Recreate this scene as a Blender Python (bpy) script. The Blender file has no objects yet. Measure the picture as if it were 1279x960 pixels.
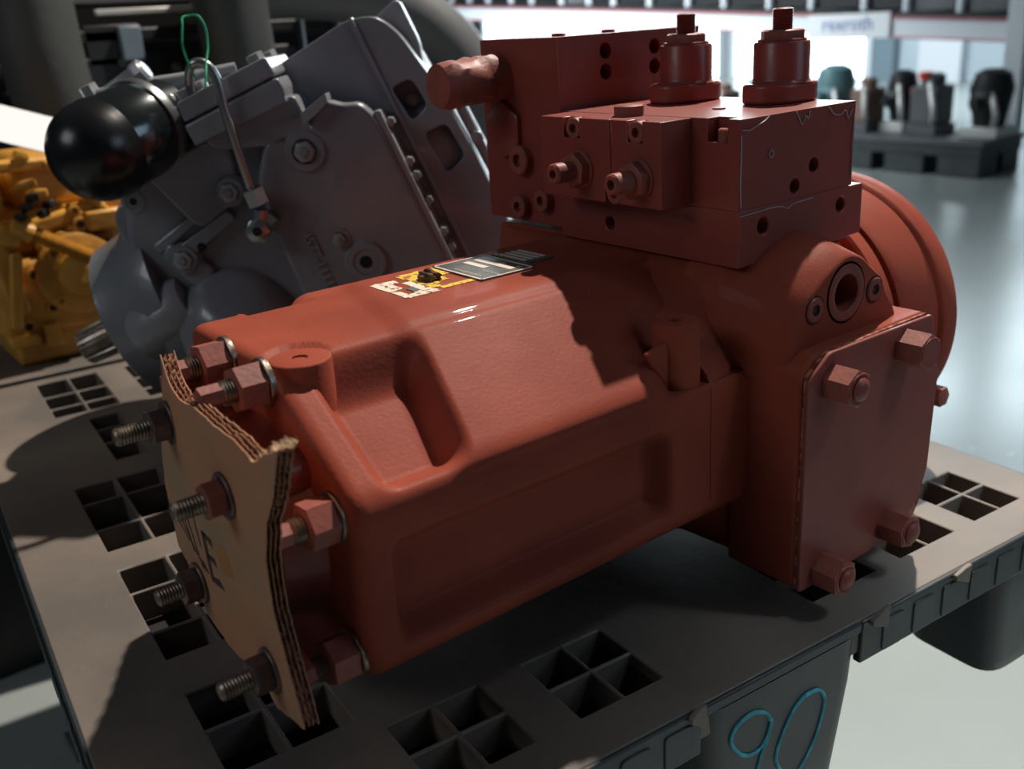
import bpy, bmesh, math, random
from mathutils import Vector, Matrix
random.seed(7)
PI = math.pi
SC = bpy.context.scene
COL = SC.collection

# ---------------------------------------------------------------- camera
F_PX = 1231.4
yaw, pitch, roll = map(math.radians, (53.38, 20.40, -3.72))
fw = Vector((math.cos(pitch)*math.cos(yaw), math.cos(pitch)*math.sin(yaw), -math.sin(pitch)))
r0 = fw.cross(Vector((0, 0, 1))).normalized(); u0 = r0.cross(fw)
rt = (math.cos(roll)*r0 + math.sin(roll)*u0); up = rt.cross(fw)
cd = bpy.data.cameras.new('camera'); cam = bpy.data.objects.new('camera', cd); COL.objects.link(cam)
cam.matrix_world = Matrix(((rt.x, up.x, -fw.x, 0), (rt.y, up.y, -fw.y, 0), (rt.z, up.z, -fw.z, .5), (0, 0, 0, 1)))
cd.sensor_width = 36; cd.lens = F_PX/1279*36; cd.clip_start = .02; cd.clip_end = 100
cd.dof.use_dof = True; cd.dof.focus_distance = .86; cd.dof.aperture_fstop = 5.2
SC.camera = cam
# ---------------------------------------------------------------- world, lamps, exposure
w = bpy.data.worlds.new('world'); SC.world = w; w.use_nodes = True
w.node_tree.nodes['Background'].inputs[0].default_value = (.62, .80, 1.0, 1)
w.node_tree.nodes['Background'].inputs[1].default_value = .035
def lamp(name, typ, loc, target, energy, col, **kw):
    d = bpy.data.lights.new(name, typ); d.energy = energy; d.color = col
    for k, v in kw.items(): setattr(d, k, v)
    o = bpy.data.objects.new(name, d); COL.objects.link(o); o.location = loc
    o.rotation_euler = (Vector(target)-Vector(loc)).to_track_quat('-Z', 'Y').to_euler()
    return o
lamp('warehouse_lamp', 'SPOT', (2.95, 1.60, 4.1), (.5, .75, .1), 1330, (1, .90, .80), shadow_soft_size=.05, spot_size=math.radians(60), spot_blend=.5)
lamp('window_light', 'AREA', (13.5, 10.0, 3.4), (.9, .8, .1), 1000, (.78, .93, 1.0), shape='RECTANGLE', size=12, size_y=4.0)
lamp('right_fill_light', 'AREA', (3.2, -3.6, 2.2), (.9, .6, .1), 24, (.62, .78, 1.0), shape='RECTANGLE', size=2.4, size_y=1.8)  # added bluish fill from the right, stands for no actual door
lamp('hall_fill_light', 'AREA', (5.3, 9.4, 4.3), (9.6, 9.4, -.3), 880, (.86, .95, 1.0), shape='RECTANGLE', size=5, size_y=12, spread=math.radians(95))  # added unseen fill that brightens the rack beam and far wall
lamp('near_fill_light', 'AREA', (2.0, -1.1, 3.0), (1.45, .05, -.2), 4.2, (.78, .92, 1.0), shape='RECTANGLE', size=.6, size_y=.6, spread=math.radians(34))  # added narrow fill over the near right side, no actual lamp
lamp('side_fill_light', 'AREA', (-3.0, 1.3, 2.3), (.4, .8, .1), 19, (.92, .96, 1.0), shape='RECTANGLE', size=1.6, size_y=1.2)
lamp('floor_fill_light', 'AREA', (4.6, 1.6, 4.2), (4.6, 1.6, 0), 30, (.84, .95, 1.0), shape='RECTANGLE', size=3, size_y=4, spread=math.radians(78))  # added unseen fill that brightens the hall floor
SC.view_settings.view_transform = 'Standard'; SC.view_settings.look = 'None'
SC.view_settings.exposure = 0.0; SC.view_settings.gamma = 1; SC.view_settings.use_curve_mapping = False

# ---------------------------------------------------------------- materials
MATS = {}
def mat(name, col, rough=.5, metal=0, bump=0, bscale=40, var=0, vscale=6, col2=None, thr=None, coat=0, emit=None, spec=.5, det=4):
    if name in MATS: return MATS[name]
    m = bpy.data.materials.new(name); m.use_nodes = True; nt = m.node_tree; N = nt.nodes; L = nt.links
    p = N['Principled BSDF']; p.inputs['Base Color'].default_value = (*col, 1)
    p.inputs['Roughness'].default_value = rough; p.inputs['Metallic'].default_value = metal
    p.inputs['Coat Weight'].default_value = coat; p.inputs['Specular IOR Level'].default_value = spec
    geo = N.new('ShaderNodeNewGeometry')
    if var or col2:
        n = N.new('ShaderNodeTexNoise'); n.inputs['Scale'].default_value = vscale; n.inputs['Detail'].default_value = 6
        L.new(geo.outputs['Position'], n.inputs['Vector'])
        r = N.new('ShaderNodeValToRGB'); L.new(n.outputs['Fac'], r.inputs['Fac'])
        c2 = col2 if col2 else tuple(c*(1-var) for c in col)
        a, b = thr if thr else (.35, .65)
        r.color_ramp.elements[0].position = a; r.color_ramp.elements[1].position = b
        r.color_ramp.elements[0].color = (*col, 1); r.color_ramp.elements[1].color = (*c2, 1)
        L.new(r.outputs['Color'], p.inputs['Base Color'])
        q = N.new('ShaderNodeMapRange'); L.new(n.outputs['Fac'], q.inputs['Value'])
        q.inputs['To Min'].default_value = max(0, rough-.06); q.inputs['To Max'].default_value = min(1, rough+.1)
        L.new(q.outputs['Result'], p.inputs['Roughness'])
    if bump:
        n2 = N.new('ShaderNodeTexNoise'); n2.inputs['Scale'].default_value = bscale; n2.inputs['Detail'].default_value = det
        L.new(geo.outputs['Position'], n2.inputs['Vector'])
        b = N.new('ShaderNodeBump'); b.inputs['Strength'].default_value = bump; b.inputs['Distance'].default_value = .002
        L.new(n2.outputs['Fac'], b.inputs['Height']); L.new(b.outputs['Normal'], p.inputs['Normal'])
    if emit:
        p.inputs['Emission Color'].default_value = (*emit[0], 1); p.inputs['Emission Strength'].default_value = emit[1]
    MATS[name] = m; return m
def speck(m, col, scale, lo):
    """small chips and dust specks with their own shape, mixed over the base colour"""
    nt = m.node_tree; N = nt.nodes; L = nt.links; p = N['Principled BSDF']
    src = p.inputs['Base Color'].links[0].from_socket
    geo = N.new('ShaderNodeNewGeometry'); v = N.new('ShaderNodeTexVoronoi'); v.inputs['Scale'].default_value = scale
    L.new(geo.outputs['Position'], v.inputs['Vector'])
    n = N.new('ShaderNodeTexNoise'); n.inputs['Scale'].default_value = scale*.22; L.new(geo.outputs['Position'], n.inputs['Vector'])
    a = N.new('ShaderNodeMath'); a.operation = 'LESS_THAN'; L.new(v.outputs['Distance'], a.inputs[0]); a.inputs[1].default_value = lo
    b = N.new('ShaderNodeMath'); b.operation = 'GREATER_THAN'; L.new(n.outputs['Fac'], b.inputs[0]); b.inputs[1].default_value = .62
    c = N.new('ShaderNodeMath'); c.operation = 'MULTIPLY'; L.new(a.outputs[0], c.inputs[0]); L.new(b.outputs[0], c.inputs[1])
    x = N.new('ShaderNodeMix'); x.data_type = 'RGBA'; L.new(c.outputs[0], x.inputs['Factor']); L.new(src, x.inputs['A'])
    x.inputs['B'].default_value = (*col, 1); L.new(x.outputs['Result'], p.inputs['Base Color'])
RED = mat('red_primer_cast', (.33, .074, .044), .48, bump=.12, bscale=300, col2=(.25, .054, .034), vscale=9, coat=.02, spec=.06, det=2)
speck(RED, (.55, .36, .24), 300, .09)
def edge_wear(m, col, lo, hi, scale):
    nt = m.node_tree; N = nt.nodes; L = nt.links; p = N['Principled BSDF']; src = p.inputs['Base Color'].links[0].from_socket
    g = N.new('ShaderNodeNewGeometry'); n = N.new('ShaderNodeTexNoise'); n.inputs['Scale'].default_value = scale; n.inputs['Detail'].default_value = 8
    L.new(g.outputs['Position'], n.inputs['Vector'])
    a = N.new('ShaderNodeMapRange'); L.new(g.outputs['Pointiness'], a.inputs['Value']); a.inputs['From Min'].default_value = lo; a.inputs['From Max'].default_value = hi
    b = N.new('ShaderNodeMapRange'); L.new(n.outputs['Fac'], b.inputs['Value']); b.inputs['From Min'].default_value = .55; b.inputs['From Max'].default_value = .60
    c = N.new('ShaderNodeMath'); c.operation = 'MULTIPLY'; L.new(a.outputs[0], c.inputs[0]); L.new(b.outputs[0], c.inputs[1])
    x = N.new('ShaderNodeMix'); x.data_type = 'RGBA'; L.new(c.outputs[0], x.inputs['Factor']); L.new(src, x.inputs['A'])
    x.inputs['B'].default_value = (*col, 1); L.new(x.outputs['Result'], p.inputs['Base Color'])
REDB = mat('red_primer_body', (.33, .074, .044), .48, bump=.12, bscale=300, col2=(.25, .054, .034), vscale=9, coat=.02, spec=.06, det=2)
speck(REDB, (.55, .36, .24), 300, .09); edge_wear(REDB, (.12, .045, .028), .525, .56, 210)
REDM = mat('red_primer_machined', (.27, .052, .04), .38, bump=.06, bscale=220, col2=(.235, .052, .037), vscale=14, coat=.1)
REDP = mat('red_primer_plate', (.26, .066, .050), .42, spec=.3, bump=.1, bscale=120, col2=(.22, .06, .048), vscale=18, coat=.1)
REDN = mat('red_primer_fastener', (.33, .095, .068), .46, spec=.3, bump=.18, bscale=260, col2=(.23, .078, .06), vscale=60)
STEEL = mat('bare_steel', (.42, .38, .33), .34, 1, bump=.2, bscale=300, col2=(.26, .2, .16), vscale=80)
THREAD = mat('stud_steel', (.30, .25, .19), .42, .85, bump=.2, bscale=200, col2=(.17, .11, .08), vscale=90)
NUTD = mat('dark_nut_steel', (.20, .13, .12), .45, .6, bump=.3, bscale=200, col2=(.12, .08, .08), vscale=90)
CARD = mat('cardboard_face', (.46, .215, .115), .85, bump=.4, bscale=90, col2=(.34, .22, .13), vscale=13, thr=(.42, .68))
CARDE = mat('cardboard_edge', (.38, .16, .09), .9, bump=.8, bscale=300, col2=(.17, .035, .02), vscale=140, thr=(.45, .55))
CARDF = mat('cardboard_fibre', (.55, .38, .22), .9)
CARDL = mat('cardboard_liner', (.36, .17, .095), .9, bump=.5, bscale=200)
INK = mat('black_print_ink', (.055, .03, .022), .8)
TAPE = mat('orange_tape', (.40, .17, .05), .5)
GREY = mat('grey_paint', (.23, .235, .255), .30, bump=.2, bscale=110, col2=(.19, .195, .215), vscale=12, coat=.35)
GREYL = mat('grey_paint_light', (.28, .285, .30), .30, bump=.25, bscale=110, coat=.2, var=.1)
BLK = mat('black_plastic_cap', (.008, .008, .009), .26, bump=.05, bscale=100)
CHR = mat('chromed_black_sleeve', (.10, .115, .115), .16, .9)
ZINC = mat('zinc_tube', (.36, .36, .36), .28, .9, bump=.1)
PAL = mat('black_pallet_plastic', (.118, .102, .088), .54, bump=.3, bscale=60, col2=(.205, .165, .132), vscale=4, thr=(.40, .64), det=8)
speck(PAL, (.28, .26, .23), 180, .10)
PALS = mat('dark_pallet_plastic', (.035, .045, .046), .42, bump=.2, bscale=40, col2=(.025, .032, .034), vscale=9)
CHALK = mat('blue_chalk', (.12, .58, .68), .9, bump=.5, bscale=300, col2=(.08, .34, .40), vscale=90)
YEL = mat('yellow_paint', (.66, .34, .05), .42, bump=.4, bscale=90, col2=(.45, .21, .03), vscale=14, coat=.1)
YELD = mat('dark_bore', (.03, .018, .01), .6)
FLOOR = mat('sealed_concrete', (.34, .375, .36), .22, bump=.05, bscale=5, col2=(.30, .33, .315), vscale=1.2, spec=.6)
DARK = mat('black_machine', (.010, .011, .012), .5, var=.3)
HOSE = mat('dark_rubber', (.060, .066, .066), .5, bump=.4, bscale=60, var=.25)
HOSEG = mat('grey_steel_duct', (.10, .105, .11), .5, bump=.3, bscale=40, var=.2)
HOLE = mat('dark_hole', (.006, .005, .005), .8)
ALU = mat('pale_metal_strip', (.55, .55, .53), .4, .3)
BGREY = mat('blue_grey_plate', (.16, .22, .26), .4)
PAPER = mat('white_paper', (.66, .67, .69), .6)
GREEN = mat('green_wire', (.01, .36, .16), .4)
WHITE = mat('white_powder_coat', (.62, .66, .70), .4)
PINK = mat('red_edge_line', (.45, .12, .14), .5)
WALL = mat('pale_wall', (.42, .50, .55), .6, var=.1, vscale=1)
GLASS = mat('bright_window_pane', (.8, .9, 1), .3, emit=((.82, .95, 1.0), 4.5))
BLUET = mat('blue_lettering', (.06, .12, .33), .5)
PLTE = mat('name_plate_metal', (.10, .10, .095), .38, .3, col2=(.17, .17, .15), vscale=60, bump=.1)
PLTL = mat('plate_blank_field', (.72, .64, .56), .45)
STW = mat('white_sticker', (.72, .66, .52), .6, col2=(.36, .088, .055), vscale=120, thr=(.56, .60))
STY = mat('yellow_sticker', (.72, .50, .03), .55, col2=(.36, .088, .055), vscale=130, thr=(.53, .57))
STB = mat('sticker_dark', (.10, .11, .11), .6)
CHIP = mat('paint_chip_edge', (.35, .34, .34), .5)
DIRT = mat('brown_dirt', (.16, .075, .035), .95, bump=1, bscale=300, col2=(.05, .03, .02), vscale=120)
BORE = mat('dark_brown_bore', (.05, .022, .02), .35)  # dark brown; in the boss hole it stands in for shade
BLUEC = mat('blue_cap', (.03, .12, .6), .4); REDC = mat('red_cap', (.6, .03, .02), .4)
TEALM = mat('teal_machine', (.10, .20, .22), .4); BROWNM = mat('brown_machine', (.20, .12, .09), .5); CREAM = mat('cream_machine', (.55, .55, .45), .5)

# ---------------------------------------------------------------- geometry helpers
I4 = Matrix.Identity(4)
def thing(name, label, cat, loc, group=None, rotz=0):
    if HT is not None: loc = HT @ Vector(loc)
    o = bpy.data.objects.new(name, None); COL.objects.link(o); o.location = loc; o.rotation_euler = (0, 0, rotz)
    o.empty_display_size = .02
    o['label'] = label; o['category'] = cat
    if group: o['group'] = group
    return o
def abs_m(o):
    m = Matrix.LocRotScale(o.location, o.rotation_euler, None)
    return abs_m(o.parent) @ m if o.parent else m
HT = None
def part(name, bm, m, parent=None, T=None, bev=0, smooth=35, seg=2, kind=None, label=None, cutters=None):
    """bm is in world space (or in the frame T); becomes one mesh object, origin at its centre"""
    if T is not None: bmesh.ops.transform(bm, matrix=T, verts=bm.verts)
    if HT is not None: bmesh.ops.transform(bm, matrix=HT, verts=bm.verts)
    me = bpy.data.meshes.new(name)
    bmesh.ops.recalc_face_normals(bm, faces=bm.faces)
    c = sum((v.co for v in bm.verts), Vector())/max(1, len(bm.verts))
    P = abs_m(parent) if parent else I4
    Mo = P.inverted() @ Matrix.Translation(c)
    if parent:
        loc = P.inverted() @ c; inv = (Matrix.Translation(loc)).inverted() @ P.inverted()
    else:
        loc = c; inv = Matrix.Translation(c).inverted()
    bmesh.ops.transform(bm, matrix=inv, verts=bm.verts)
    bm.to_mesh(me); bm.free(); me.materials.append(m)
    o = bpy.data.objects.new(name, me); COL.objects.link(o); o.location = loc
    if parent: o.parent = parent
    if cutters:
        cobs = []
        for cb in cutters:
            bmesh.ops.recalc_face_normals(cb, faces=cb.faces)
            if T is not None: bmesh.ops.transform(cb, matrix=T, verts=cb.verts)
            bmesh.ops.transform(cb, matrix=inv, verts=cb.verts)
            cm = bpy.data.meshes.new('tmp'); cb.to_mesh(cm); cb.free()
            co = bpy.data.objects.new('tmp', cm); COL.objects.link(co); cobs.append(co)
            md = o.modifiers.new('b', 'BOOLEAN'); md.operation = 'DIFFERENCE'; md.object = co; md.solver = 'EXACT'
        # evaluate around the local origin
        par, lo = o.parent, o.location.copy(); o.parent = None; o.location = (0, 0, 0)
        bpy.context.view_layer.update()
        dg = bpy.context.evaluated_depsgraph_get()
        nm = bpy.data.meshes.new_from_object(o.evaluated_get(dg))
        o.modifiers.clear(); o.data = nm; o.parent = par; o.location = lo
        for co in cobs:
            cm = co.data; bpy.data.objects.remove(co); bpy.data.meshes.remove(cm)
    me = o.data
    for p_ in me.polygons: p_.use_smooth = True
    me.set_sharp_from_angle(angle=math.radians(smooth))
    if bev:
        md = o.modifiers.new('bevel', 'BEVEL'); md.width = bev; md.segments = seg; md.limit_method = 'ANGLE'; md.angle_limit = math.radians(35)
    if kind: o['kind'] = kind
    if label: o['label'] = label
    return o
def solo(name, label, cat, bm, m, group=None, **kw):
    o = part(name, bm, m, **kw); o['label'] = label; o['category'] = cat
    if group: o['group'] = group
    return o
def add_box(bm, x0, x1, y0, y1, z0, z1):
    v = [bm.verts.new(p) for p in ((x0,y0,z0),(x1,y0,z0),(x1,y1,z0),(x0,y1,z0),(x0,y0,z1),(x1,y0,z1),(x1,y1,z1),(x0,y1,z1))]
    for f in ((3,2,1,0),(4,5,6,7),(0,1,5,4),(1,2,6,5),(2,3,7,6),(3,0,4,7)): bm.faces.new([v[i] for i in f])
def box(*a):
    bm = bmesh.new(); add_box(bm, *a); return bm
def basis(d):
    d = Vector(d).normalized(); a = Vector((0, 0, 1)) if abs(d.z) < .9 else Vector((1, 0, 0))
    x = a.cross(d).normalized(); return x, d.cross(x), d
def add_lathe(bm, p, d, prof, seg=32, ph=0, caps=True):
    """prof: list of (distance along d, radius)"""
    x, y, z = basis(d); p = Vector(p); rings = []
    for t, r in prof:
        rings.append([bm.verts.new(p+z*t+(x*math.cos(ph+2*PI*i/seg)+y*math.sin(ph+2*PI*i/seg))*max(r, 1e-5)) for i in range(seg)])
    for a, b in zip(rings, rings[1:]):
        for i in range(seg): bm.faces.new((a[i], a[(i+1) % seg], b[(i+1) % seg], b[i]))
    if caps: bm.faces.new(rings[0][::-1]); bm.faces.new(rings[-1])
def lathe(p, d, prof, seg=32, ph=0, caps=True):
    bm = bmesh.new(); add_lathe(bm, p, d, prof, seg, ph, caps); return bm
def cyl(p, d, r, h, seg=32, ch=0):
    pr = [(0, r), (h, r)] if not ch else [(0, r), (h-ch, r), (h, r-ch)]
    return lathe(p, d, pr, seg)
def prism(poly, d0, d1, frame='xz'):
    """polygon in a plane extruded between d0 and d1 along the third axis; frame uv -> (u,v,w)"""
    bm = bmesh.new()
    def P(a, b, c):
        return {'xz': (a, c, b), 'yz': (c, a, b), 'xy': (a, b, c), 'uv': (a, b, c)}[frame]
    A = [bm.verts.new(P(a, b, d0)) for a, b in poly]; B = [bm.verts.new(P(a, b, d1)) for a, b in poly]
    n = len(poly); bm.faces.new(A[::-1]); bm.faces.new(B)
    for i in range(n): bm.faces.new((A[i], A[(i+1) % n], B[(i+1) % n], B[i]))
    return bm
def rounded(poly, r, k=5):
    """round the corners of a 2D polygon; r may be a list"""
    out = []; n = len(poly)
    for i in range(n):
        a, b, c = Vector(poly[i-1]), Vector(poly[i]), Vector(poly[(i+1) % n])
        rr = r[i] if isinstance(r, (list, tuple)) else r
        e1 = (a-b); e2 = (c-b); m = min(rr, e1.length*.45, e2.length*.45)
        p0 = b+e1.normalized()*m; p2 = b+e2.normalized()*m
        for j in range(k+1):
            t = j/k; q = p0*(1-t)**2+b*2*t*(1-t)+p2*t*t; out.append((q.x, q.y))
    return out
def resample(poly, n):
    P = [Vector(p) for p in poly]; P.append(P[0]); L = [0]
    for a, b in zip(P, P[1:]): L.append(L[-1]+(b-a).length)
    out = []; j = 0
    for i in range(n):
        s = L[-1]*i/n
        while L[j+1] < s: j += 1
        t = (s-L[j])/max(1e-9, L[j+1]-L[j]); out.append(P[j].lerp(P[j+1], t))
    return out
def loft(rings, close=True):
    bm = bmesh.new(); V = [[bm.verts.new(p) for p in r] for r in rings]; n = len(V[0])
    for a, b in zip(V, V[1:]):
        for i in range(n): bm.faces.new((a[i], a[(i+1) % n], b[(i+1) % n], b[i]))
    if close: bm.faces.new(V[0][::-1]); bm.faces.new(V[-1])
    return bm
def catmull(pts, k=8):
    P = [Vector(p) for p in pts]; P = [P[0]*2-P[1]]+P+[P[-1]*2-P[-2]]; out = []
    for i in range(1, len(P)-2):
        a, b, c, d = P[i-1:i+3]
        for j in range(k):
            t = j/k; out.append(.5*((2*b)+(c-a)*t+(2*a-5*b+4*c-d)*t*t+(3*b-a-3*c+d)*t**3))
    out.append(P[-2]); return out
def tube(pts, r, seg=12, k=8, sm=True):
    P = catmull(pts, k) if sm else [Vector(p) for p in pts]; rings = []
    t0 = (P[1]-P[0]).normalized(); x, y, _ = basis(t0)
    for i, p in enumerate(P):
        t = (P[min(i+1, len(P)-1)]-P[max(i-1, 0)]).normalized()
        x = (x-t*x.dot(t)).normalized(); y = t.cross(x)
        rr = r(i/(len(P)-1)) if callable(r) else r
        rings.append([p+(x*math.cos(2*PI*j/seg)+y*math.sin(2*PI*j/seg))*rr for j in range(seg)])
    return loft(rings)
def thread(p, d, r, h, pitch=.0025, seg=20):
    pr = [(0, r*.8)]; n = int(h/pitch)
    for i in range(n): pr += [(pitch*(i+.1), r*.86), (pitch*(i+.5), r)]
    pr += [(h-.0008, r*.86), (h, r*.72)]
    return lathe(p, d, pr, seg)
def hexp(p, d, r, h, ph=0, both=False):
    """hexagonal nut or bolt head, chamfered end at p+d*h"""
    c = r*.10
    pr = [(0, r)] if not both else [(0, r-c), (c*.6, r)]
    pr += [(h-c*.6, r), (h, r-c)]
    return lathe(p, d, pr, 6, ph)
def socket(p, d, r, h, name, parent, m, ph=0, T=None, depth=None):
    """cap screw: ring head with a hexagonal hole"""
    bm = bmesh.new(); x, y, z = basis(d); p = Vector(p); s = 24
    dp = depth or h*.6
    rings = [[(0, r), s], [(h-r*.1, r), s], [(h, r*.9), s]]
    V = []
    for (t, rr), _ in rings: V.append([bm.verts.new(p+z*t+(x*math.cos(2*PI*i/s)+y*math.sin(2*PI*i/s))*rr) for i in range(s)])
    def hx(t):
        out = []
        for i in range(s):
            a = 2*PI*i/s+ph; q = ((a+PI/6) % (PI/3))-PI/6; rr = r*.5*math.cos(PI/6)/math.cos(q)
            out.append(bm.verts.new(p+z*t+(x*math.cos(2*PI*i/s)+y*math.sin(2*PI*i/s))*rr))
        return out
    V.append(hx(h)); V.append(hx(h-dp))
    for a, b in zip(V, V[1:]):
        for i in range(s): bm.faces.new((a[i], a[(i+1) % s], b[(i+1) % s], b[i]))
    bm.faces.new(V[0][::-1]); bm.faces.new(V[-1])
    o = part(name, bm, m, parent, T=T); return o
def ss(x, a, b):
    t = min(1, max(0, (x-a)/(b-a))) if b != a else float(x > a); return t*t*(3-2*t)
def text_mesh(s, size, ext=.0006):
    cu = bpy.data.curves.new('t', 'FONT'); cu.body = s; cu.size = size; cu.extrude = ext; cu.resolution_u = 2
    cu.align_x = 'CENTER'; cu.align_y = 'CENTER'
    o = bpy.data.objects.new('t', cu); COL.objects.link(o); bpy.context.view_layer.update()
    me = bpy.data.meshes.new_from_object(o.evaluated_get(bpy.context.evaluated_depsgraph_get()))
    bpy.data.objects.remove(o); bpy.data.curves.remove(cu)
    bm = bmesh.new(); bm.from_mesh(me); bpy.data.meshes.remove(me); return bm
def frame(o, x, y, z):
    x, y, z = Vector(x), Vector(y), Vector(z)
    return Matrix(((x.x, y.x, z.x, o[0]), (x.y, y.y, z.y, o[1]), (x.z, y.z, z.z, o[2]), (0, 0, 0, 1)))

# ================================================================ SETTING
FZ = -.95      # hall floor
PZ = -.21      # underside of the pallets' feet
HK = 2.04      # the far hall is dimensioned on a half-size grid and built at full size
HALL = Matrix.Translation((0, 0, FZ+.21*HK)) @ Matrix.Scale(HK, 4)
HT = None
fl = part('floor', box(-6, 20, -8, 27, FZ-.1, FZ), FLOOR); fl['kind'] = 'structure'
HT = HALL
wb = box(8, 8.15, -4, 13, PZ, 2.6)
wl = part('wall_back', wb, WALL); wl['kind'] = 'structure'
# three bright windows in the far wall, each with frame and panes
for i, (y0, y1) in enumerate(((6.9, 10.8), (5.25, 6.7))):
    z0, z1 = -.19, 1.6
    f = bmesh.new()
    for a in ((7.93, 8.0, y0-.07, y0, z0-.02, z1+.07), (7.93, 8.0, y1, y1+.07, z0-.02, z1+.07), (7.93, 8.0, y0-.07, y1+.07, z1, z1+.07)): add_box(f, *a)
    n = 3 if i == 0 else 2
    for k in range(1, n):
        yy = y0+(y1-y0)*k/n; add_box(f, 7.94, 8.0, yy-.02, yy+.02, z0, z1)
    wf = part('window_%d' % (i+1), f, WHITE, bev=.005); wf['kind'] = 'structure'
    for k in range(n):
        a, b = y0+(y1-y0)*k/n+.02, y0+(y1-y0)*(k+1)/n-.02
        part('pane', box(7.955, 7.965, a, b, z0, z1), GLASS, wf)
# pilaster and dark doorway on the far wall
for k, (a, b, m) in enumerate(((4.35, 4.72, WHITE), (4.95, 5.15, BGREY))):
    o = part('trim_%d' % (k+1), box(7.9, 8, a, b, PZ, 2.6), m); o['kind'] = 'structure'

HT = None
# ================================================================ PALLETS
def R2(u, v, z=0, c=math.cos(math.radians(-5)), s=math.sin(math.radians(-5))):
    return (c*u-s*v, s*u+c*v, z)
PT = Matrix.Rotation(math.radians(-5), 4, 'Z')
TOP = -.028
def grid_deck(us, vs, holes, z1, th):
    bm = bmesh.new(); V = {}
    def g(i, j):
        if (i, j) not in V: V[(i, j)] = bm.verts.new((us[i], vs[j], z1))
        return V[(i, j)]
    fs = []
    for i in range(len(us)-1):
        for j in range(len(vs)-1):
            cu, cv = (us[i]+us[i+1])/2, (vs[j]+vs[j+1])/2
            if any(a < cu < b and c < cv < d for a, b, c, d in holes): continue
            fs.append(bm.faces.new((g(i, j), g(i+1, j), g(i+1, j+1), g(i, j+1))))
    ex = bmesh.ops.extrude_face_region(bm, geom=fs)
    vv = [e for e in ex['geom'] if isinstance(e, bmesh.types.BMVert)]
    bmesh.ops.translate(bm, verts=vv, vec=(0, 0, -th)); return bm
holes = []
def group(us, vs):
    for a, b in us:
        for c, d in vs: holes.append((a, b, c, d))
VR = [(.530, .572), (.576, .617)]
for us in ([(.240, .281), (.285, .326)], [(.371, .412), (.416, .456)], [(.64, .681), (.685, .728)], [(.767, .808), (.812, .853)], [(.889, .931), (.935, .97)]): group(us, VR)
LC = [(.118, .166), (.170, .222)]; LC2 = [(.285, .330), (.334, .380)]
for vs in ([(.822, .872), (.876, .958), (.962, 1.017)], [(1.069, 1.127), (1.131, 1.209), (1.213, 1.268)], [(1.56, 1.60), (1.605, 1.665), (1.67, 1.75)]):
    group(LC if vs[0][0] < 1.5 else [(.143, .190), (.194, .238)], vs)
    group(LC2, vs); group([(.45, .49), (.494, .54)], vs); group([(.62, .66), (.664, .70)], vs); group([(.80, .84), (.844, .88)], vs)
group([(.183, .226)], [(1.33, 1.40), (1.404, 1.46), (1.464, 1.518)])
group([(.118, .166), (.170, .222)], [(.64, .70), (.704, .76)])
U0, U1, V0, V1 = .033, 1.03, .484, 1.775
us = sorted({U0, U1, *[h[0] for h in holes], *[h[1] for h in holes]}); vs = sorted({V0, V1, *[h[2] for h in holes], *[h[3] for h in holes]})
pallet = thing('plastic_pallet', 'black plastic pallet carrying the red pump, chalk number 90 on its near leg', 'pallet', R2(.5, 1.1, PZ), rotz=math.radians(-5))
deck = part('deck', grid_deck(us, vs, holes, TOP, .035), PAL, pallet, T=PT, bev=.0018)
# joints between the moulded deck strips stand a little proud
rb = bmesh.new()
for a in ((.05, 1.01, .5175, .5195), (.10, .102, .53, 1.75), (.455, .63, .628, .630)): add_box(rb, a[0], a[1], a[2], a[3], TOP, TOP+.0007)
rb.free()
sk = bmesh.new(); z0s = TOP-.046
add_box(sk, .455, .650, V0-.003, V0+.006, TOP-.012, TOP-.001)
for a in ((U0, .455, V0-.003, V0+.006), (.650, U1, V0-.003, V0+.006), (U0, U1, V1-.006, V1+.003)): add_box(sk, a[0], a[1], a[2], a[3], z0s, TOP-.001)
for a in ((U0-.003, U0+.006, V0, V1), (U1-.006, U1+.003, V0, V1)): add_box(sk, a[0], a[1], a[2], a[3], z0s, TOP-.001)
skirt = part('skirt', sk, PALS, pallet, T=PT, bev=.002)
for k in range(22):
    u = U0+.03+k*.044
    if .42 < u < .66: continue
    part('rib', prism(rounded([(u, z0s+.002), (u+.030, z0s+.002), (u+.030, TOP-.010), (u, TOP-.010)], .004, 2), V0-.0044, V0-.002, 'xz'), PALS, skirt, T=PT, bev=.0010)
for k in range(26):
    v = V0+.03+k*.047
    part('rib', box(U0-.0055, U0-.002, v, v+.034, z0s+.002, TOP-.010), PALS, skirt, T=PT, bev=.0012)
# bent lip chips along the near edge
for u, h, l in ((.452, .006, .012), (.678, .007, .02), (.80, .004, .02)):
    p = R2(u, V0-.004)
    bm = prism([(u-l, TOP-.006), (u+.002, TOP-.016), (u+.004, TOP+h), (u-.004, TOP+h*.8), (u-l, TOP-.001)], V0-.0085, V0-.0035, 'xz')
    part('torn_lip', bm, PAL, pallet, T=PT, bev=.001, label='torn and bent edge of the deck')
part('hole_blackout', box(.11, .98, .525, 1.755, TOP-.040, TOP-.037), HOLE, pallet, T=PT)  # added black sheet: stops light through the deck holes, makes them look black
def leg(u0, u1, v0, v1, zt=TOP-.03):
    rings = []
    for z, k in ((zt, 0), (TOP-.06, .003), (PZ+.02, .016), (PZ+.006, .018), (PZ, .028)):
        q = rounded([(u0+k, v0+k*.35), (u1-k, v0+k*.35), (u1-k, v1-k), (u0+k, v1-k)], .028, 6)
        rings.append([(a, b, z) for a, b in q])
    return loft(rings)
near_leg = None
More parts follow.
